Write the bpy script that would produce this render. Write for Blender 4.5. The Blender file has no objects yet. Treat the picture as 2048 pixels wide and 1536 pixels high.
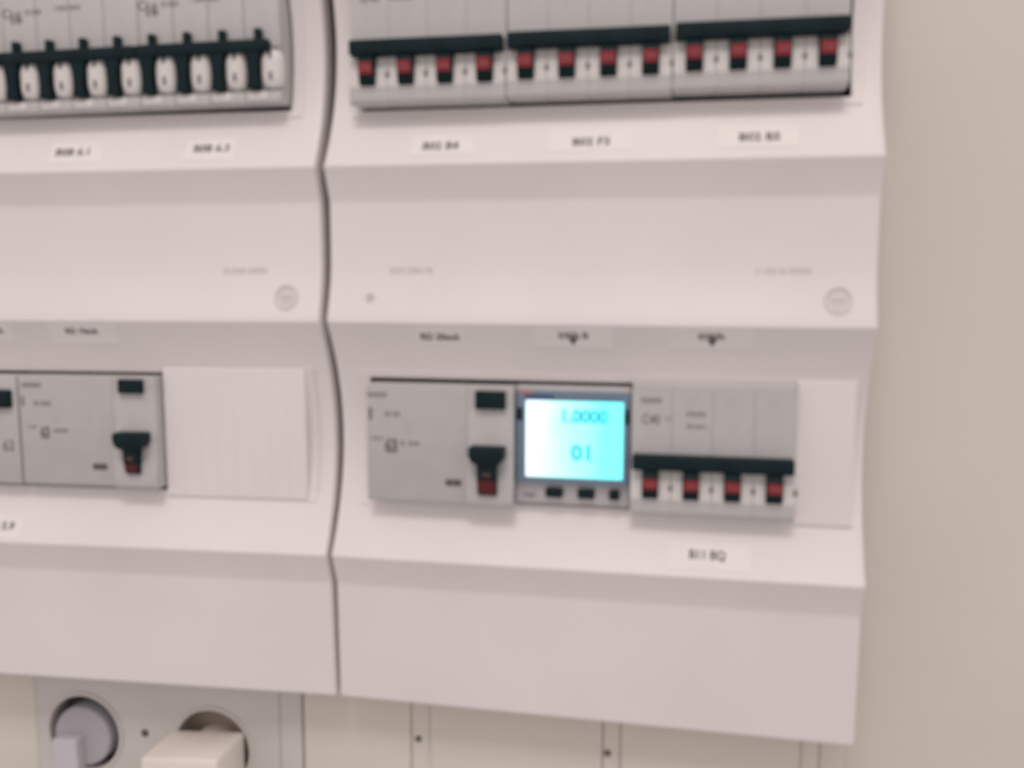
import bpy, bmesh, math, random
from mathutils import Matrix, Vector
random.seed(4)
S = 0.001                                   # everything below is written in millimetres
sc = bpy.context.scene
COL = sc.collection

# ------------------------------------------------------------------ camera
cd = bpy.data.cameras.new('camera'); cam = bpy.data.objects.new('camera', cd); COL.objects.link(cam)
rx = Vector((0.98385403, 0.17895219, 0.0027143)); ux = Vector((-0.02305751, 0.11169816, 0.99347465)); fx = Vector((-0.17748129, 0.97749662, -0.11402087))
m = Matrix((rx, ux, -fx)).transposed().to_4x4(); m.translation = Vector((160.841, -401.252, -49.757)) * S
cam.matrix_world = m
cd.sensor_width = 36; cd.lens = 1847.86 / 2048 * 36
cd.clip_start = 0.01; cd.clip_end = 50
cd.dof.use_dof = True; cd.dof.focus_distance = 30.0; cd.dof.aperture_fstop = 11.5   # phone left focused far away: soft close-up
sc.camera = cam

# ------------------------------------------------------------------ light: room fill and a ceiling panel
w = bpy.data.worlds.new('World'); sc.world = w; w.use_nodes = True
wn = w.node_tree; bg = wn.nodes['Background']; bg.inputs[1].default_value = 1.0
_tc = wn.nodes.new('ShaderNodeTexCoord'); _sp = wn.nodes.new('ShaderNodeSeparateXYZ'); _cr = wn.nodes.new('ShaderNodeValToRGB'); _mr = wn.nodes.new('ShaderNodeMapRange')
wn.links.new(_tc.outputs['Generated'], _sp.inputs[0]); wn.links.new(_sp.outputs['Z'], _mr.inputs['Value']); _mr.inputs['From Min'].default_value = -1
wn.links.new(_mr.outputs['Result'], _cr.inputs['Fac']); wn.links.new(_cr.outputs['Color'], bg.inputs[0])
_e = _cr.color_ramp.elements                # the room all round: darker floor, mid walls, paler ceiling
_e[0].position = 0.1; _e[0].color = (0.37, 0.331, 0.322, 1); _e[1].position = 0.9; _e[1].color = (0.63, 0.567, 0.551, 1)
_k = _e.new(0.5); _k.color = (0.56, 0.502, 0.488, 1)
ld = bpy.data.lights.new('ceiling_lamp', 'AREA'); lamp = bpy.data.objects.new('ceiling_lamp', ld); COL.objects.link(lamp)
ld.shape = 'RECTANGLE'; ld.size = 0.60; ld.size_y = 0.45; ld.energy = 11.5; ld.color = (1.0, 0.90, 0.86)
lamp.location = (0.14, -1.22, 1.62)
lamp.rotation_euler = (Vector((0.11, 0.0, -0.06)) - lamp.location).to_track_quat('-Z', 'Y').to_euler()
sc.view_settings.view_transform = 'Standard'; sc.view_settings.look = 'None'
sc.view_settings.exposure = 0.26; sc.view_settings.gamma = 1.0
sc.cycles.use_denoising = True
sc.cycles.max_bounces = 8

# ------------------------------------------------------------------ materials
def mat(name, col, rough=0.5, var=0.04, scale=60.0, bump=0.02, spec=0.4):
    mt = bpy.data.materials.new(name); mt.use_nodes = True
    nt = mt.node_tree; b = nt.nodes['Principled BSDF']
    tc = nt.nodes.new('ShaderNodeTexCoord')
    n = nt.nodes.new('ShaderNodeTexNoise'); n.inputs['Scale'].default_value = scale; n.inputs['Detail'].default_value = 5
    nt.links.new(tc.outputs['Object'], n.inputs['Vector'])
    r = nt.nodes.new('ShaderNodeValToRGB')
    r.color_ramp.elements[0].position = 0.3; r.color_ramp.elements[1].position = 0.7
    r.color_ramp.elements[0].color = tuple(max(0, c * (1 - var)) for c in col) + (1,)
    r.color_ramp.elements[1].color = tuple(min(1, c * (1 + var)) for c in col) + (1,)
    nt.links.new(n.outputs['Fac'], r.inputs['Fac']); nt.links.new(r.outputs['Color'], b.inputs['Base Color'])
    n2 = nt.nodes.new('ShaderNodeTexNoise'); n2.inputs['Scale'].default_value = 1500; n2.inputs['Detail'].default_value = 2
    nt.links.new(tc.outputs['Object'], n2.inputs['Vector'])
    bp = nt.nodes.new('ShaderNodeBump'); bp.inputs['Strength'].default_value = bump * 5; bp.inputs['Distance'].default_value = 0.0002
    nt.links.new(n2.outputs['Fac'], bp.inputs['Height']); nt.links.new(bp.outputs['Normal'], b.inputs['Normal'])
    b.inputs['Roughness'].default_value = rough; b.inputs['Specular IOR Level'].default_value = spec
    return mt
WHITE = mat('white_cover_plastic', (0.79, 0.75, 0.74), 0.45, 0.035, 11)
PLATE = mat('blank_plate_plastic', (0.79, 0.75, 0.745), 0.45, 0.02, 20)
STICK = mat('sticker_paper', (0.83, 0.795, 0.775), 0.5, 0.02, 200)
WALL = mat('wall_paint', (0.675, 0.64, 0.59), 0.85, 0.03, 9, 0.06, 0.2)
LATCH = mat('latch_plastic', (0.66, 0.61, 0.595), 0.45)
GREY = mat('grey_device_plastic', (0.515, 0.51, 0.51), 0.55, 0.04, 90)
LGREY = mat('light_grey_plastic', (0.72, 0.70, 0.68), 0.5, 0.04, 90)
BLACK = mat('black_plastic', (0.006, 0.018, 0.022), 0.5, 0.2, 120, 0.02, 0.15)
RED = mat('red_indicator', (0.26, 0.022, 0.030), 0.4, 0.15, 300)
DRED = mat('dark_red_indicator', (0.10, 0.008, 0.010), 0.4, 0.15, 300)
PALE = mat('pale_print', (0.45, 0.20, 0.20), 0.5, 0.05)
INK = mat('sticker_ink', (0.085, 0.075, 0.07), 0.6, 0.1)
GINK = mat('grey_print', (0.20, 0.185, 0.185), 0.6, 0.1)
FINK = mat('faint_print', (0.58, 0.53, 0.515), 0.6, 0.05)
DARK = mat('dark_interior', (0.11, 0.095, 0.09), 0.7, 0.1)  # dark colour paints shade into gaps and recesses; also plain dark for small windows
BEZEL = mat('blue_grey_bezel', (0.16, 0.23, 0.31), 0.35, 0.05, 90)  # blue-grey frame, its blue partly painting the screen's glow
NAVY = mat('navy_print', (0.05, 0.09, 0.22), 0.4, 0.1)
PINK = mat('orange_print', (0.52, 0.17, 0.12), 0.5, 0.1)
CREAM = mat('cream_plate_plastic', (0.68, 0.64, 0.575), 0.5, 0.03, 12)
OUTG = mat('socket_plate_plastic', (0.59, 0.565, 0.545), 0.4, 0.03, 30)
WELL = mat('socket_shade_brown', (0.46, 0.39, 0.32), 0.5)  # browned so the right well carries the cover's shade in its colour
PLUGG = mat('grey_plug_rubber', (0.43, 0.42, 0.455), 0.5, 0.04, 60)
GRIP = mat('lit_grip_rubber', (0.55, 0.53, 0.57), 0.5, 0.04, 60)  # lit copy of the plug rubber, light on its front painted in
PLUGW = mat('white_charger_plastic', (0.80, 0.75, 0.69), 0.4, 0.03, 40)
STEEL = mat('screw_steel', (0.16, 0.14, 0.13), 0.4, 0.15, 200)

def screen_mat():
    mt = bpy.data.materials.new('lit_screen'); mt.use_nodes = True; nt = mt.node_tree
    b = nt.nodes['Principled BSDF']; b.inputs['Base Color'].default_value = (0.02, 0.05, 0.06, 1); b.inputs['Roughness'].default_value = 0.15
    tc = nt.nodes.new('ShaderNodeTexCoord'); sp = nt.nodes.new('ShaderNodeSeparateXYZ'); nt.links.new(tc.outputs['Generated'], sp.inputs[0])
    n = nt.nodes.new('ShaderNodeTexNoise'); n.inputs['Scale'].default_value = 2.2; nt.links.new(tc.outputs['Generated'], n.inputs['Vector'])
    ma = nt.nodes.new('ShaderNodeMath'); ma.operation = 'MULTIPLY_ADD'; ma.inputs[1].default_value = 0.35
    nt.links.new(n.outputs['Fac'], ma.inputs[0]); nt.links.new(sp.outputs['X'], ma.inputs[2])
    r = nt.nodes.new('ShaderNodeValToRGB'); e = r.color_ramp.elements
    e[0].position = 0.26; e[0].color = (0.50, 0.62, 0.62, 1); e[1].position = 0.95; e[1].color = (0.11, 0.62, 0.64, 1)
    k = e.new(0.58); k.color = (0.27, 0.62, 0.61, 1)
    nt.links.new(ma.outputs[0], r.inputs['Fac'])
    nt.links.new(r.outputs['Color'], b.inputs['Emission Color']); b.inputs['Emission Strength'].default_value = 2.0
    return mt
SCREEN = screen_mat()
def emit_mat(name, col, s):
    mt = bpy.data.materials.new(name); mt.use_nodes = True; b = mt.node_tree.nodes['Principled BSDF']
    b.inputs['Base Color'].default_value = (0.02, 0.06, 0.07, 1); b.inputs['Emission Color'].default_value = col + (1,); b.inputs['Emission Strength'].default_value = s
    return mt
DIGIT = emit_mat('screen_digit', (0.03, 0.56, 0.66), 0.95)
DIGIT2 = emit_mat('screen_unit', (0.25, 0.66, 0.66), 0.8)

# ------------------------------------------------------------------ mesh helpers (mm)
def link(name, bm, mt, parent=None, sharp=35, loc=None):
    for v in bm.verts: v.co *= S
    bm.normal_update()
    me = bpy.data.meshes.new(name); bm.to_mesh(me); bm.free()
    me.materials.append(mt)
    me.shade_smooth(); me.set_sharp_from_angle(angle=math.radians(sharp))
    o = bpy.data.objects.new(name, me); COL.objects.link(o)
    if parent is not None: o.parent = parent
    if loc: o.location = Vector(loc) * S
    return o
def inst(o, parent, loc, name=None):
    c = o.copy(); c.parent = parent; c.location = Vector(loc) * S; COL.objects.link(c); return c
def bevel(bm, r, seg=2, ang=30):
    ed = [e for e in bm.edges if len(e.link_faces) == 2 and e.calc_face_angle(0) > math.radians(ang)]
    if r > 0: bmesh.ops.bevel(bm, geom=ed, offset=r, segments=seg, affect='EDGES', profile=0.5, clamp_overlap=True)
def box(bm, x0, x1, y0, y1, z0, z1, r=0.0, seg=2):
    b = bmesh.new()
    bmesh.ops.create_cube(b, size=1.0)
    for v in b.verts:
        v.co = Vector(((x0 + x1) / 2 + v.co.x * (x1 - x0), (y0 + y1) / 2 + v.co.y * (y1 - y0), (z0 + z1) / 2 + v.co.z * (z1 - z0)))
    bevel(b, r, seg); merge(bm, b); return bm
def merge(bm, b):
    me = bpy.data.meshes.new('tmp'); b.to_mesh(me); b.free(); bm.from_mesh(me); bpy.data.meshes.remove(me)
def nb(*a, **k): return box(bmesh.new(), *a, **k)
def prism_x(prof, x0, x1, r=0.0, seg=2):
    """extrude a (y, z) outline along x"""
    b = bmesh.new()
    A = [b.verts.new((x0, y, z)) for y, z in prof]; B = [b.verts.new((x1, y, z)) for y, z in prof]
    n = len(prof); b.faces.new(A); b.faces.new(B[::-1])
    for i in range(n): b.faces.new((A[i], B[i], B[(i + 1) % n], A[(i + 1) % n]))
    bmesh.ops.recalc_face_normals(b, faces=b.faces); bevel(b, r, seg); return b
def prism_y(outl, y0, y1, r=0.0, seg=2):
    """extrude an (x, z) outline along y"""
    b = bmesh.new()
    A = [b.verts.new((x, y0, z)) for x, z in outl]; B = [b.verts.new((x, y1, z)) for x, z in outl]
    n = len(outl); b.faces.new(A); b.faces.new(B[::-1])
    for i in range(n): b.faces.new((A[i], B[i], B[(i + 1) % n], A[(i + 1) % n]))
    bmesh.ops.recalc_face_normals(b, faces=b.faces); bevel(b, r, seg); return b
def disc(cx, cz, rad, n=40): return [(cx + rad * math.cos(2 * math.pi * i / n), cz + rad * math.sin(2 * math.pi * i / n)) for i in range(n)]
def ring_y(cx, cz, r0, r1, y0, y1, n=40, a0=0, a1=360):
    b = bmesh.new(); full = abs(a1 - a0) >= 360
    k = n if full else n + 1; R = []
    for i in range(k):
        a = math.radians(a0 + (a1 - a0) * i / n); c, s = math.cos(a), math.sin(a)
        R.append([b.verts.new((cx + r * c, y, cz + r * s)) for r, y in ((r0, y0), (r1, y0), (r1, y1), (r0, y1))])
    for i in range(k if full else k - 1):
        p, q = R[i], R[(i + 1) % k]
        for j in range(4): b.faces.new((p[j], p[(j + 1) % 4], q[(j + 1) % 4], q[j]))
    if not full: b.faces.new(R[0][::-1]); b.faces.new(R[-1])
    bmesh.ops.recalc_face_normals(b, faces=b.faces); return b
def text_bm(s, size, x, z, y=0.0, align='CENTER', bold=0.0, width=None):
    cu = bpy.data.curves.new('tmp_text', 'FONT'); cu.body = s; cu.size = size; cu.align_x = align; cu.align_y = 'CENTER'
    cu.offset = bold * size; cu.resolution_u = 3
    o = bpy.data.objects.new('tmp_text', cu); COL.objects.link(o)
    dg = bpy.context.evaluated_depsgraph_get(); dg.update()
    me = bpy.data.meshes.new_from_object(o.evaluated_get(dg))
    b = bmesh.new(); b.from_mesh(me); bpy.data.meshes.remove(me); bpy.data.objects.remove(o); bpy.data.curves.remove(cu)
    if width and b.verts:
        xs = [v.co.x for v in b.verts]; k = width / max(1e-6, max(xs) - min(xs))
        for v in b.verts: v.co.x *= k
    for v in b.verts: v.co = Vector((x + v.co.x, y, z + v.co.y))
    return b
def scribble(x0, x1, z, h, y=0.0, seed=1):
    """a line of print too small to read: letter-like upright and level strokes"""
    rnd = random.Random(seed); b = bmesh.new(); x = x0
    def q(a0, a1, c0, c1):
        b.faces.new([b.verts.new((xx, y, zz)) for xx, zz in ((a0, c0), (a1, c0), (a1, c1), (a0, c1))])
    t = h * 0.17
    while x < x1 - h * 0.5:
        wd = h * rnd.uniform(0.45, 0.62)
        q(x, x + t, z - h / 2, z + h / 2)
        if rnd.random() < .75: q(x + wd - t, x + wd, z - h / 2, z + h / 2)
        for lv in rnd.sample((-.5 + .085, 0, .5 - .085), 2): q(x + t, x + wd - t, z + lv * h - t / 2, z + lv * h + t / 2)
        x += wd + h * 0.2
    return b
def empty(name, label, cat, mw, group=None):
    o = bpy.data.objects.new(name, None); COL.objects.link(o); o.empty_display_size = 0.01
    o['label'] = label; o['category'] = cat
    if group: o['group'] = group
    o.matrix_world = mw; return o
def T(x, y, z): return Matrix.Translation(Vector((x, y, z)) * S)

# the left cabinet was hung a touch askew: turned 2 degrees and dropped 0.3 degrees at its far end
ML = Matrix.Rotation(0.0346, 4, 'Z') @ T(0, 0, -70) @ Matrix.Rotation(-0.0053, 4, 'Y') @ T(0, 0, 70)
MR = Matrix.Identity(4)

# ------------------------------------------------------------------ cover profile
PTS = []
def arc(c, n=26):
    return [(c + 55 * (1 - 2 * i / n), 18.7 * (1 - (1 - 2 * i / n) ** 2)) for i in range(n + 1)]
def panel(zt):      # from the lower lip of an arc (zt) down to the next lip
    return [(zt - 0.8, 0.15), (zt - 1.6, 0.6), (zt - 14.3, 5.9), (zt - 15.5, 6.3), (zt - 17, 6.45), (zt - 35, 6.6), (zt - 45, 6.3), (zt - 51, 5.4), (zt - 58, 3.6), (zt - 64, 1.6), (zt - 67, 0.6), (zt - 69.2, 0.1)]
PTS += [(165.0, 6.5)] + [(z, y) for z, y in panel(180) if z < 164]
PTS += arc(55) + panel(0) + arc(-125)
PTS += [(-180.8, 0.15), (-181.6, 0.6), (-194.3, 5.9), (-195.5, 6.3), (-197, 6.45), (-225, 7.3), (-250, 8.2), (-252.4, 8.4), (-253.2, 8.9), (-253.5, 9.8)]
def Y(z):
    for (za, ya), (zb, yb) in zip(PTS, PTS[1:]):
        if za >= z >= zb: return ya + (yb - ya) * (za - z) / max(1e-9, za - zb)
    return 8.0
def with_cuts(cuts):
    zs = sorted({round(p[0], 3) for p in PTS} | set(cuts), reverse=True)
    return [(z, Y(z)) for z in zs]
def patch(x0, x1, z0, z1, off, th, n=8, r=0.0):
    """a thin sheet that follows the cover, off mm proud of it"""
    b = bmesh.new(); zs = [z1 + (z0 - z1) * i / n for i in range(n + 1)]
    F = [[b.verts.new((x, Y(z) - off, z)) for x in (x0, x1)] for z in zs]
    B = [[b.verts.new((x, Y(z) - off + th, z)) for x in (x0, x1)] for z in zs]
    for i in range(n):
        b.faces.new((F[i][0], F[i + 1][0], F[i + 1][1], F[i][1])); b.faces.new((B[i][1], B[i + 1][1], B[i + 1][0], B[i][0]))
        for j in (0, 1): b.faces.new((F[i][j], B[i][j], B[i + 1][j], F[i + 1][j]))
    for i in (0, n): b.faces.new((F[i][0], F[i][1], B[i][1], B[i][0]))
    bmesh.ops.recalc_face_normals(b, faces=b.faces); return b
def on_cover(b, off):
    for v in b.verts: v.co.y = Y(v.co.z) - off
    return b
def cover(name, xl, xr, holes, parent, lean=0.0, drop=0.0):
    cz = [z for h in holes for z in h[2:]]
    prof = with_cuts(cz)
    ends = ((0, 56), (0, 3.0), (0.25, 1.4), (0.8, 0.5), (1.7, 0.1), (2.8, 0.0))
    xs = [(xl + dx, dy, True) for dx, dy in ends] + [(x, 0.0, False) for x in sorted({x for h in holes for x in h[:2]})] + [(xr - dx, dy, True) for dx, dy in ends[::-1]]
    b = bmesh.new(); G = []
    for z, y in prof:
        row = []
        for i, (x, dy, _) in enumerate(xs):
            yy = 56.0 if dy == 56 else y + dy
            xx = x - (lean * (z + 256) if x > (xl + xr) / 2 and lean else 0)
            zz = z - (drop * (x - xl) * max(0, (-200 - z) / 53.5) if z < -200 else 0)
            row.append(b.verts.new((xx, yy, zz)))
        G.append(row)
    for i in range(len(prof) - 1):
        zm = (prof[i][0] + prof[i + 1][0]) / 2
        for j in range(len(xs) - 1):
            xm = (xs[j][0] + xs[j + 1][0]) / 2
            if any(h[0] < xm < h[1] and h[2] < zm < h[3] for h in holes): continue
            b.faces.new((G[i][j], G[i + 1][j], G[i + 1][j + 1], G[i][j + 1]))
    for row, rev in ((G[0], True), (G[-1], False)):       # top and bottom returns
        back = [b.verts.new((v.co.x, 56, v.co.z)) for v in row[1:-1]]
        back = [row[0]] + back + [row[-1]]
        for j in range(len(row) - 1):
            vs = [row[j], back[j], back[j + 1], row[j + 1]]
            vs = [v for k, v in enumerate(vs) if v not in vs[:k]]
            if len(vs) > 2: b.faces.new(vs[::-1] if rev else vs)
    o = link(name, b, WHITE, parent, 24)
    md = o.modifiers.new('thickness', 'SOLIDIFY'); md.thickness = 2.0 * S; md.offset = -1
    return o
def window_frame(parent, h, margin, right=None):
    """thin raised surround that follows the curve round a device window"""
    x0, x1, z0, z1 = h; mr = margin if right is None else right
    bm = bmesh.new()
    for a in ((x0 - margin, x0 + .6, z0 - 2.5, z1 + 2.5), (x1 - .6, x1 + mr, z0 - 2.5, z1 + 2.5)):
        merge(bm, patch(a[0], a[1], a[2], a[3], 0.7, 3.2, 20))
    for a in ((x0 + .6, x1 - .6, z0 - 2.5, z0 + .5), (x0 + .6, x1 - .6, z1 - .5, z1 + 2.5)):
        merge(bm, patch(a[0], a[1], a[2], a[3], 0.7, 3.2, 4))
    return link('window_frame', bm, WHITE, parent, 24)
def blank_plate(parent, x0, x1, z0, z1, y, pitch=8.8):
    bm = bmesh.new(); x = x0; 
    box(bm, x0, x1, y + 0.35, y + 9.5, z0, z1, 0.3)
    n = max(1, round((x1 - x0) / pitch)); p = (x1 - x0) / n
    for i in range(n): box(bm, x0 + i * p + 0.06, x0 + (i + 1) * p - 0.06, y + .22, y + 1.0, z0 + 0.6, z1 - 0.6, 0.1, 1)
    return link('blank_plate', bm, PLATE, parent)
def sticker(parent, x0, x1, z0, z1, label, lines):
    s = link('label_sticker', patch(x0, x1, z0, z1, 0.22, 0.3, 6), STICK, parent)
    if label: s['label'] = label
    bm = bmesh.new()
    for tx, size, x, z, wd, bold in lines: merge(bm, on_cover(text_bm(tx, size, x, z, width=wd, bold=bold), 0.32))
    link('lettering', bm, INK, s)
    return s
def arrow(x, z, wd, h):
    b = bmesh.new(); b.faces.new([b.verts.new((xx, 0, zz)) for xx, zz in ((x - wd / 2, z + h / 2), (x, z - h / 2), (x + wd / 2, z + h / 2))])
    return on_cover(b, 0.32)
def cover_screw(parent, x, z, rad=5.6, full=True):
    y = Y(z)
    bm = ring_y(x, z, rad - 0.8, rad, y - 0.7, y + 2, 36)
    merge(bm, prism_y(disc(x, z, rad - 1.6, 32), y - 0.25, y + 2.5, 0.15, 1))
    for v in bm.verts: v.co.y += Y(v.co.z) - y          # lies along the sloping cover
    s = link('cover_screw', bm, LATCH, parent)
    b = nb(x - 2.6, x + 2.6, y - 0.42, y, z - 0.55, z + 0.55, r=0.1) if full else nb(x - 1.2, x + 2.2, y - 0.42, y, z - 0.6, z + 0.6, r=0.1)
    for v in b.verts: v.co.y += Y(v.co.z) - y
    link('screw_slot', b, FINK, s)
    return s

# ------------------------------------------------------------------ setting
bm = bmesh.new(); box(bm, -1600, 1600, 62, 75, -1500, 1500)
wall = link('wall', bm, WALL); wall['kind'] = 'structure'; wall['label'] = 'plain beige painted wall behind the cabinets'

# ------------------------------------------------------------------ cabinets
cabR = empty('distribution_cabinet', 'white cabinet to the right of the dark wavy gap, holding the lit screen', 'electrical cabinet', MR @ T(120, 58, -253), 'cabinets side by side')
cabL = empty('distribution_cabinet', 'white cabinet to the left of the dark wavy gap, above the plugs', 'electrical cabinet', ML @ T(-120, 58, -253), 'cabinets side by side')
offR, offL = (-120, -58, 253), (120, -58, 253)
def at(o, off): o.location = Vector(off) * S; return o
H1R, H2R = (15.5, 229.5, 25.0, 84.5), (16.8, 236.2, -154.6, -95.8)
H1L, H2L = (-228.0, -16.6, 26.4, 84.5), (-236.5, -14.8, -154.6, -95.0)
for cab, off, xl, xr, hs, lean, drop in ((cabR, offR, 1.0, 241.6, (H1R, H2R), 0, 0.0108), (cabL, offL, -241.6, -1.1, (H1L, H2L), 0.0042, 0)):
    at(cover('front_cover', xl, xr, hs, cab, lean, drop), off)
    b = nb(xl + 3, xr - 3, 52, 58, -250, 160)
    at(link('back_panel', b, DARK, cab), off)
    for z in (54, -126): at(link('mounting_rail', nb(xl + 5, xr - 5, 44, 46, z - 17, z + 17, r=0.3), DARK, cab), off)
at(window_frame(cabR, H1R, 4.4, 4.0), offR); at(window_frame(cabR, H2R, 5.0, 1.6), offR)
at(window_frame(cabL, H1L, 4.0, 4.6), offL); at(window_frame(cabL, H2L, 1.6, 4.6), offL)
at(blank_plate(cabR, 211.6, 235.9, -157.2, -93.5, 10.6, 30), offR)
at(blank_plate(cabL, -86.0, -14.0, -156.5, -93.0, 10.8), offL)
for cab, off, x, full in ((cabR, offR, 225.5, True), (cabR, offR, 21.6, False), (cabL, offL, -18.6, True)):
    at(cover_screw(cab, x, -58.6, 5.6 if full else 1.9, full), off)
for cab, off, a, b_ in ((cabR, offR, 30.3, 51.0), (cabR, offR, 191.8, 215.6), (cabL, offL, -50.0, -28.3)):
    at(link('cover_mark', on_cover(scribble(a, b_, -46.6, 2.7, 0, int(abs(a))), 0.08), FINK, cab), off)

for cab, off, a in (
    (cabR, offR, (41.5, 70.0, 4.2, 13.6, 'white sticker reading B02 B4', [('B02 B4', 4.9, 54.6, 8.2, 16.2, .022)])),
    (cabR, offR, (103.2, 139.5, 4.6, 14.6, 'white sticker reading B02 F3', [('B02 F3', 4.9, 121.4, 8.5, 15.8, .022)])),
    (cabR, offR, (175.0, 207.5, 4.9, 14.8, 'white sticker reading B02 B5', [('B02 B5', 4.9, 191.7, 8.9, 16.6, .022)])),
    (cabR, offR, (158.0, 193.8, -176.8, -166.6, 'white sticker reading B11 BQ', [('B11 BQ', 4.9, 175.0, -171.4, 15.6, .022)])),
    (cabR, offR, (43.2, 66.0, -80.2, -72.0, 'white sticker above the residual current device', [('RD 30mA', 4.3, 54.1, -76.5, 18.3, .035)])),
    (cabR, offR, (96.3, 132.0, -80.4, -71.2, 'white sticker above the meter with a small arrow', [('kWh B', 4.0, 114.8, -75.0, 13.0, .03)])),
    (cabR, offR, (155.5, 192.2, -80.6, -71.3, 'white sticker above the breaker with a small arrow', [('kWh', 4.0, 174.3, -74.6, 10.8, .03)])),
    (cabL, offL, (-135.0, -107.6, 4.2, 14.4, 'white sticker reading B0B 6.1', [('B0B 6.1', 4.9, -123.0, 9.4, 17.0, .022)])),
    (cabL, offL, (-66.5, -42.5, 4.2, 14.2, 'white sticker reading B0B 6.3', [('B0B 6.3', 4.9, -53.6, 9.6, 17.2, .022)])),
    (cabL, offL, (-139.0, -104.0, -81.6, -71.6, 'white sticker above the left residual current device', [('RD 10mA', 3.9, -122.2, -75.2, 17.0, .035)])),
    (cabL, offL, (-190.0, -159.2, -80.8, -71.6, 'white sticker at the edge of the photo, upper', [('RD 10mA', 3.9, -172.2, -75.2, 17.0, .035)])),
    (cabL, offL, (-190.0, -161.0, -178.2, -167.8, 'white sticker at the edge of the photo, lower', [('B0B 5.9', 4.9, -174.0, -173.2, 17.0, .022)]))):
    s = at(sticker(cab, *a), off)
    if 'arrow' in a[4]:
        x = 114.6 if a[0] < 130 else 174.6
        link('arrow', arrow(x, -77.6, 4.6, 3.8) if x < 150 else arrow(x, -77.2, 4.8, 4.0), INK, s)

# ------------------------------------------------------------------ breakers
PW = 17.62
def pole_prof(): return [(0, 55), (0, 20.6), (-1.2, 20.2), (-3.0, 8.2), (-3.0, 1.4), (-2.0, 0), (40, 0), (40, 55)]
def tog_prof(): return [(0.5, 21.0), (-5.2, 20.2), (-7.2, 18.4), (-7.4, 15.5), (-5.4, 8.6), (-4.2, 7.4), (1.0, 7.4)]
def slab_on(prof_pts, x0, x1, off):
    """thin plate laid over the front of a toggle between given (y, z) points"""
    b = bmesh.new()
    R = [[b.verts.new((x, y - off, z)) for x in (x0, x1)] for y, z in prof_pts]
    for i in range(len(R) - 1): b.faces.new((R[i][0], R[i + 1][0], R[i + 1][1], R[i][1]))
    bmesh.ops.recalc_face_normals(b, faces=b.faces); return b
PROTO = {}
def red_breaker(mw, label, prints):
    root = empty('circuit_breaker', label, 'breaker', mw, 'red toggled four pole breakers')
    first = 'pole' not in PROTO
    if first:
        PROTO['pole'] = link('pole', prism_x(pole_prof(), 0.04, PW - 0.04, 0.16, 1), GREY, root)
        PROTO['toggle'] = link('toggle', prism_x(tog_prof(), PW / 2 - 3.5, PW / 2 + 3.5, 0.5), BLACK, root)
        PROTO['indicator'] = link('indicator', slab_on([(-7.32, 17.0), (-7.4, 15.5), (-6.4, 12.0)], PW / 2 - 3.0, PW / 2 + 3.0, 0.12), RED, PROTO['toggle'])
        bm_ = text_bm('I-ON', 2.1, PW / 2, 14.4, width=4.6)
        for v in bm_.verts: v.co.y = -7.4 + max(0, 15.5 - v.co.z) * 0.29 - 0.25
        PROTO['ilet'] = link('lettering', bm_, PALE, PROTO['toggle'])
        b = bmesh.new()
        for xa, xb in ((0.25, PW / 2 - 3.7), (PW / 2 + 3.7, PW - 0.25)): merge(b, prism_x([(-1.5, 20.0), (-3.25, 8.4), (-2.0, 8.4), (0, 20.0)], xa, xb))
        box(b, 0.25, PW - 0.25, -3.2, -2.4, 6.9, 8.3)
        PROTO['surround'] = link('toggle_lit_overlay', b, LGREY, root)  # pale overlay: light on the upward ramp painted in as colour
        PROTO['notch'] = link('notch', prism_y([(PW - 1.1, 11.2), (PW + 1.1, 11.2), (PW + 0.5, 13.8), (PW - 0.5, 13.8)], -3.2, -0.5, 0), GINK, root)
    for i in range(4):
        if first and i == 0: continue
        inst(PROTO['pole'], root, (i * PW, 0, 0))
        t = inst(PROTO['toggle'], root, (i * PW, 0, 0))
        inst(PROTO['indicator'], t, (0, 0, 0)); inst(PROTO['ilet'], t, (0, 0, 0))
        inst(PROTO['surround'], root, (i * PW, 0, 0))
        inst(PROTO['notch'], root, (i * PW, 0, 0))
    link('handle_bar', nb(0.9, 4 * PW - 0.9, -6.4, 0.4, 20.4, 26.9, r=0.8), BLACK, root)
    vents = bmesh.new()
    for i in range(16): box(vents, 2.6 + i * 4.4, 4.6 + i * 4.4, -3.08, -2.6, 2.0, 4.6)
    link('vent_marks', vents, GREY, root)
    bm_ = bmesh.new()
    for kind, *a in prints:
        merge(bm_, text_bm(a[0], a[1], a[2], a[3], -0.1, width=a[4], bold=.02) if kind == 't' else scribble(a[0], a[1], a[2], a[3], -0.1, a[4]))
    link('face_print', bm_, GINK, root)
    return root
up = [('t', 'C40', 6.5, 9.0, 46.0, 9), ('s', 18, 30, 45.5, 2.2, 3), ('s', 4, 20, 51.5, 2.0, 4)]
red_breaker(T(13.75, 5, 26.9), 'grey red toggled breaker nearest the dark wavy gap in the upper row', up)
red_breaker(T(84.6, 5, 27.4), 'grey red toggled breaker between two others in the upper row', up)
red_breaker(T(155.4, 5, 28.1), 'grey red toggled breaker ending the upper row beside a dark slot', up)
low = red_breaker(T(140.7, 5.5, -153.6), 'grey red toggled breaker right beside the glowing screen', [('s', 4, 13.5, 50.6, 2.2, 7), ('t', 'C40', 6.0, 8.5, 42.0, 8.0), ('s', 15, 19, 42.5, 2.2, 2), ('s', 24, 33, 45, 2.0, 9), ('s', 24, 34, 39.5, 1.6, 12), ('s', 46, 47.5, 42, 9, 6)])

PB = 17.05
link('upper_shoulder', nb(0.2, 4 * PW - 0.2, 0.4, 30, 54.7, 57.6, r=0.2), GREY, low)

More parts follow.
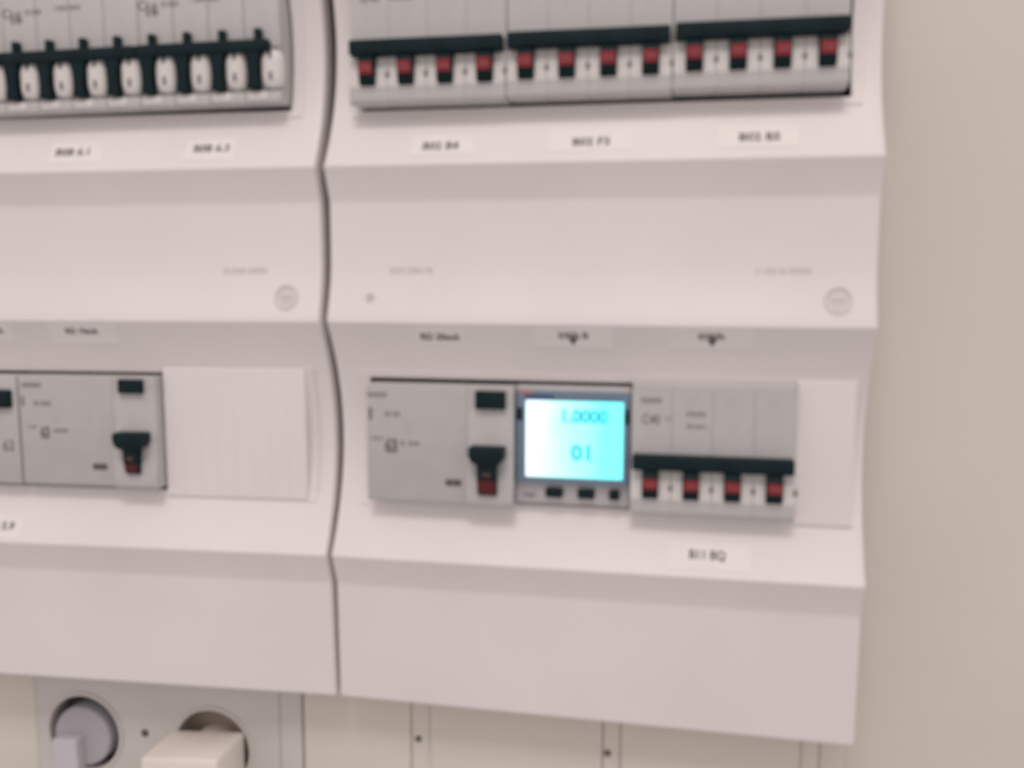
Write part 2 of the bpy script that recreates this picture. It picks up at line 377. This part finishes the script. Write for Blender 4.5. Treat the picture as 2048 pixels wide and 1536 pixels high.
def lozenge(cx, z0, z1, wd, depth, n=12, m=10):
    """rounded upright guard, swelling in the middle"""
    b = bmesh.new(); rows = []
    for i in range(n + 1):
        t = i / n; z = z0 + (z1 - z0) * t; k = math.sqrt(max(0.0, 1 - (2 * t - 1) ** 4)) * 0.85 + 0.15
        row = []
        for j in range(m + 1):
            a = math.pi * j / m
            row.append(b.verts.new((cx - wd / 2 * k * math.cos(a), 0.5 - depth * k * math.sin(a) ** 0.7, z)))
        rows.append(row)
    for i in range(n):
        for j in range(m): b.faces.new((rows[i][j], rows[i][j + 1], rows[i + 1][j + 1], rows[i + 1][j]))
    b.faces.new(rows[0]); b.faces.new(rows[-1][::-1])
    bmesh.ops.recalc_face_normals(b, faces=b.faces); return b
def stem_outline(cx):
    L = [(4.8, 24), (3.3, 21), (2.55, 17), (2.3, 13), (2.4, 9), (2.8, 6.0)]
    return [(cx + a, z) for a, z in L] + [(cx - a - 0.3, z) for a, z in L[::-1]]
def black_breaker(mw, label):
    root = empty('circuit_breaker', label, 'breaker', mw, 'black toggled four pole breakers')
    first = 'bpole' not in PROTO; cs, cf = 5.0, 13.2
    if first:
        PROTO['bpole'] = link('pole', prism_x([(0, 55), (0, 25), (1.2, 24.5), (1.2, 5.6), (-1.6, 5.0), (-1.6, 0.8), (-1.0, 0), (40, 0), (40, 55)], 0.15, PB - 0.15, 0.3), GREY, root)
        PROTO['stem'] = link('toggle', prism_y(stem_outline(cs), -4.3, 1.0, 0.5), BLACK, root)
        PROTO['nub'] = link('nub', nb(cs + 0.9, cs + 4.1, -3.6, 0.3, 26.0, 32.4, r=0.6), BLACK, root)
        g = lozenge(cf, 5.6, 23.6, 10.6, 4.0)
        PROTO['guard'] = link('finger_guard', g, LGREY, root)
        PROTO['gap'] = link('guard_groove', nb(cf - 0.55, cf + 0.55, -3.6, -2.0, 18.8, 22.4, r=0.2), BLACK, PROTO['guard'])
        PROTO['gslot'] = link('guard_slot', nb(cf - 0.8, cf + 0.8, -3.8, -2.8, 9.6, 13.2, r=0.25), GINK, PROTO['guard'])
        PROTO['tag'] = link('pole_tag', nb(cs - 3.6, cs + 5.4, -1.9, -1.4, 1.6, 4.6, r=0.1), LGREY, root)
    for i in range(4):
        if first and i == 0: continue
        for k in ('bpole', 'stem', 'nub', 'tag'): inst(PROTO[k], root, (i * PB, 0, 0))
        g = inst(PROTO['guard'], root, (i * PB, 0, 0))
        inst(PROTO['gap'], g, (0, 0, 0)); inst(PROTO['gslot'], g, (0, 0, 0))
    link('handle_bar', nb(0.1, 4 * PB - (4.4 if 'nearest' in label else 0.2), -5.0, 0.4, 21.9, 27.4, r=0.8), BLACK, root)
    bm_ = text_bm('16', 7.2, 6.9, 43.6, -0.1, width=5.8, bold=.06); merge(bm_, text_bm('C', 6.0, 2.2, 45.6, -0.1, bold=.02)); merge(bm_, scribble(12, 20, 46, 2.2, -0.1, 5)); merge(bm_, scribble(27, 40, 47, 2.0, -0.1, 8))
    link('face_print', bm_, GINK, root)
    return root
tilt = Matrix.Rotation(-0.012, 4, 'Y')
black_breaker(ML @ T(-86.4, 5, 28.4) @ tilt, 'grey breaker with four black toggles nearest the dark wavy gap, upper row')
black_breaker(ML @ T(-154.7, 5, 27.6) @ tilt, 'grey breaker with four black toggles, the second one left of the wavy gap')
black_breaker(ML @ T(-222.9, 5, 26.8) @ tilt, 'grey breaker cut off by the left edge of the photo in the upper row')

# ------------------------------------------------------------------ residual current devices
def rcd(mw, W, label, dv, tx, bx, redz, prints, win):
    root = empty('residual_current_device', label, 'safety switch', mw, 'residual current devices')
    link('body', prism_x([(0, 54.5), (0, 1.5), (0.8, 0), (40, 0), (40, 54.5)], 0, dv - 0.04, 0.25, 1), GREY, root)
    link('switch_pole', prism_x([(0, 54.5), (0, 22), (-0.6, 21.5), (-2.4, 6.0), (-2.4, 1.6), (-1.4, 0), (40, 0), (40, 54.5)], dv + 0.04, W, 0.25, 1), GREY, root)
    link('test_button', nb(bx[0], bx[1], -2.6, 0.5, bx[2], bx[3], r=0.6), BLACK, root)
    bar = [(tx - tw, z) for tw, z in ((8.0, 28.0), (8.1, 24.0), (7.0, 21.4), (4.3, 20.0))]
    t = link('switch_lever', prism_y(bar + [(2 * tx - x, z) for x, z in bar[::-1]], -7.6, 0.4, 0.7), BLACK, root)
    sw, lo = (4.4, 5.4) if redz else (3.6, 7.4)
    bmx = prism_x([(0.8, 22), (-6.6, 21), (-6.0, 14), (-4.6, lo + 1), (-3.4, lo), (0.8, lo)], tx - sw, tx + sw, 0.5)
    link('stem', bmx, BLACK, t)
    link('indicator', slab_on([(-5.9, 13.0), (-4.75, lo + 1.4)], tx - sw + 0.4, tx + sw - 0.5, 0.22), DRED, t)
    g = text_bm('I-ON', 2.2, tx, 15.5, width=3.4)
    for v in g.verts: v.co.y = -6.1 - (v.co.z - 14) * 0.086 - 0.2
    link('lettering', g, PALE, t)
    g = nb(win[0], (win[0] + win[1]) / 2 - 0.2, -0.5, 0.4, 8.6, 11.4, r=0.15); box(g, (win[0] + win[1]) / 2 + 0.2, win[1], -0.5, 0.4, 8.6, 11.4, 0.15)
    link('status_window', g, DARK, root)
    bm_ = bmesh.new()
    for kind, *a in prints:
        merge(bm_, text_bm(a[0], a[1], a[2], a[3], -0.1, width=a[4], bold=a[5]) if kind == 't' else scribble(a[0], a[1], a[2], a[3], -0.1, a[4]))
    link('face_print', bm_, GINK, root)
    return root
rcd(T(19.2, 2.6, -153.0), 69.0, 'grey switch with a black T lever just left of the glowing screen', 47.6, 57.7, (51.8, 65.6, 44.6, 52.8), True,
    [('s', 0.6, 10, 49.8, 2.2, 3), ('t', 'I', 8.0, 1.9, 40.5, 1.6, .02), ('s', 9, 17, 41.0, 2.4, 5), ('t', '63', 8.6, 11.8, 25.8, 6.2, .06), ('s', 16.5, 19, 27.5, 2.6, 4), ('s', 20, 26, 27.5, 1.8, 9), ('s', 2, 8, 29.5, 1.6, 19)], (37.6, 44.8))
rcd(ML @ T(-158.9, 5, -151.6), 72.0, 'grey switch with a black T lever left of the wide blank plate', 50.0, 60.7, (53.9, 66.4, 46.6, 53.4), False,
    [('s', 2, 13, 49.8, 2.4, 3), ('t', 'I', 7.0, 1.9, 41.5, 1.4, .0), ('s', 8, 17, 40.8, 2.4, 5), ('t', '63', 7.8, 13.0, 26.0, 5.0, .06), ('s', 18, 26, 27.4, 1.8, 9), ('s', 4, 9, 29, 1.6, 2)], (37.8, 45.0))
# the device cut by the left edge of the frame
root = empty('residual_current_device', 'grey device cut off by the left edge of the photo, black button showing', 'safety switch', ML @ T(-229.5, 5, -151.8), 'residual current devices')
link('body', prism_x([(0, 54.5), (0, 1.5), (0.8, 0), (40, 0), (40, 54.5)], 0, 69.4, 0.6), GREY, root)
link('test_button', nb(56.2, 67.0, -2.8, 0.5, 38.6, 47.6, r=0.8), BLACK, root)
bm_ = text_bm('63', 7.6, 63.4, 19.2, -0.1, width=6.0, bold=.02); merge(bm_, scribble(6, 30, 48, 2.4, -0.1, 8))
link('face_print', bm_, GINK, root)

# ------------------------------------------------------------------ energy meter
mt_ = empty('energy_meter', 'meter with a glowing cyan screen and three black buttons', 'meter', T(88.5, 6.5, -152.4))
link('body', nb(0, 51.6, 2.0, 40, 0, 54.2, r=0.6), GREY, mt_)
W_, H_ = 51.6, 54.2
sx0, sx1, sz0, sz1 = 4.7, 48.6, 13.0, 48.0
b = bmesh.new()
box(b, 0.4, sx0, -1.0, 3, 10.2, 52.2, 0.5); box(b, sx1, 51.2, -1.0, 3, 10.2, 52.2, 0.5)
box(b, sx0 - .3, sx1 + .3, -0.9, 3, sz1, 52.2, 0.5); box(b, sx0 - .3, sx1 + .3, -0.9, 3, 10.2, sz0, 0.5)
link('bezel', b, BEZEL, mt_)
b = bmesh.new(); b.faces.new([b.verts.new((x, 0.4, z)) for x, z in ((sx0 - .2, sz0 - .2), (sx1 + .2, sz0 - .2), (sx1 + .2, sz1 + .2), (sx0 - .2, sz1 + .2))])
scr = link('screen', b, SCREEN, mt_)
b = text_bm('1.0000', 8.2, 30.8, 40.8, 0.25, width=20.5, bold=.05); merge(b, text_bm('01', 9.5, 30.5, 24.2, 0.25, width=9.0, bold=.05))
link('digits', b, DIGIT, scr)
link('unit', text_bm('V', 4.6, 39.8, 22.4, 0.25, bold=.05), DIGIT2, scr)
for x0, x1, z0, z1 in ((0.9, 3.4, 38.8, 44.6), (49.2, 51.0, 38.2, 44.8)): link('side_notch', nb(x0, x1, -1.3, 0.6, z0, z1, r=0.2), BLACK, mt_)
for x0, x1 in ((14.0, 21.8), (28.6, 36.2), (42.8, 47.4)): link('push_button', nb(x0, x1, -1.6, 2.5, 3.9, 7.9, r=0.6), BLACK, mt_)
link('header_strip', nb(4.6, 17.5, -1.15, -0.5, 49.0, 50.8, r=0.1), NAVY, mt_)
link('maker_mark', nb(1.2, 8.0, -1.15, -0.5, 51.0, 52.0, r=0.1), PINK, mt_)
link('face_print', scribble(3.4, 9.5, 4.0, 2.2, 1.85, 6), GINK, mt_)

# ------------------------------------------------------------------ lower boxes under the cabinets
ZB, ZT = -372, -256.5
wb = empty('wiring_box', 'cream box of flat cover plates and screwed strips below the right cabinet', 'wiring box', T(106, 60, ZB))
wo = (-106, -60, -ZB)
at(link('housing', nb(-27.5, 240.5, 34, 60, ZB, ZT, r=1.0), CREAM, wb), wo)
for x0, x1 in ((-27.2, 30.4), (40.8, 127.9), (137.1, 221.3)): at(link('cover_plate', nb(x0, x1, 30, 34.5, ZB + 1, ZT - .6, r=0.7), CREAM, wb), wo)
for x0, x1, sxx, szz in ((30.6, 40.6, 34.3, -283.6), (128.2, 136.8, 130.6, -281.8)):
    st = at(link('screw_strip', nb(x0, x1, 31.2, 34.5, ZB + 1.5, ZT - 1, r=0.6), CREAM, wb), wo)
    link('screw', prism_y(disc(sxx, szz, 1.7, 20), 30.4, 33, 0.3, 1), STEEL, st)
at(link('end_strip', nb(221.6, 229.6, 31.6, 34.5, ZB + 1.5, ZT - 1, r=0.6), CREAM, wb), wo)
at(link('end_cap', nb(230.4, 241.2, 33.0, 60, ZB, ZT - 1, r=1.2), CREAM, wb), wo)

so = empty('socket_outlet', 'shaded double socket plate under the left cabinet with a black hole', 'wall socket', T(-112, 60, ZB))
oo = (112, -60, -ZB)
C1, C2 = (-154.6, -297.6), (-79.0, -299.0); WR = 21.4
def plate_with_holes(x0, x1, z0, z1, y0, y1, cs, rad, n=48):
    b = bmesh.new(); xm = (cs[0][0] + cs[1][0]) / 2
    for (cx, cz), (a, c) in zip(cs, ((x0, xm), (xm, x1))):
        I, O = [], []
        corners = [math.atan2(zz - cz, xx - cx) for xx in (a, c) for zz in (z0, z1)]
        angs = sorted({round(-math.pi + 2 * math.pi * i / n, 5) for i in range(n)} | {round(k, 5) for k in corners})
        for k in angs:
            dx, dz = math.cos(k), math.sin(k)
            t = min(((c if dx > 0 else a) - cx) / dx if abs(dx) > 1e-6 else 1e9, ((z1 if dz > 0 else z0) - cz) / dz if abs(dz) > 1e-6 else 1e9)
            I.append((cx + rad * dx, cz + rad * dz)); O.append((cx + t * dx, cz + t * dz))
        vi = [b.verts.new((x, y0, z)) for x, z in I]; vo = [b.verts.new((x, y0, z)) for x, z in O]; vd = [b.verts.new((x, y1, z)) for x, z in I]
        for i in range(len(angs)):
            j = (i + 1) % len(angs)
            b.faces.new((vi[i], vo[i], vo[j], vi[j])); b.faces.new((vd[i], vi[i], vi[j], vd[j]))
    bmesh.ops.remove_doubles(b, verts=b.verts, dist=0.001)
    return b
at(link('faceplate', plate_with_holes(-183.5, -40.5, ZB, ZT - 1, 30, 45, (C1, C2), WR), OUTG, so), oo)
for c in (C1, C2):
    at(link('socket_well', prism_y(disc(c[0], c[1], WR + 0.6), 43, 46), DARK if c is C1 else WELL, so), oo)  # left floor dark, right brown: shade inside the wells painted in
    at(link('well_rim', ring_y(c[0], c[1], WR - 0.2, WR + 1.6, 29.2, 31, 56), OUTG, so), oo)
at(link('screw_hole', prism_y(disc(-118.3, -294.4, 2.1, 20), 29.6, 32), DARK, so), oo)
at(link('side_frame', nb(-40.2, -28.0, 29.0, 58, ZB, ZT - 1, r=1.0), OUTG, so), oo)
at(link('end_panel', nb(-260, -184.0, 30.5, 58, ZB, ZT - 1, r=1.0), CREAM, so), oo)
at(link('back_box', nb(-183, -41, 46.5, 60, ZB + 1, ZT - 2), DARK, so), oo)

pl = empty('power_plug', 'round grey plug pushed into the left socket', 'plug', T(C1[0], 40, C1[1] - 19))
po = (-C1[0], -40, 19 - C1[1])
g = prism_y(disc(C1[0] - 2.2, C1[1] - 2.9, 17.0, 48), 30.5, 43, 1.6, 3)
at(link('plug_body', g, PLUGG, pl), po)
at(link('grip', prism_y([(-170.4, -358), (-155.2, -358), (-155.4, -298.8), (-170.2, -299.6)], 23.5, 32, 1.2, 3), GRIP, pl), po)

ch = empty('phone_charger', 'white boxy charger plugged into the socket beside the grey plug', 'charger', T(-82, 30, -340))
co = (82, -30, 340)
g = nb(-102.6, -60.5, 0.0, 30.5, -345, -289.6, r=1.8, seg=3)
for v in g.verts: v.co.z += 0.07 * (v.co.x + 82)
at(link('charger_body', g, PLUGW, ch), co)
at(link('plug_base', prism_y(disc(-82, -303, 12.0, 40), 30, 43, 0.8), PLUGW, ch), co)
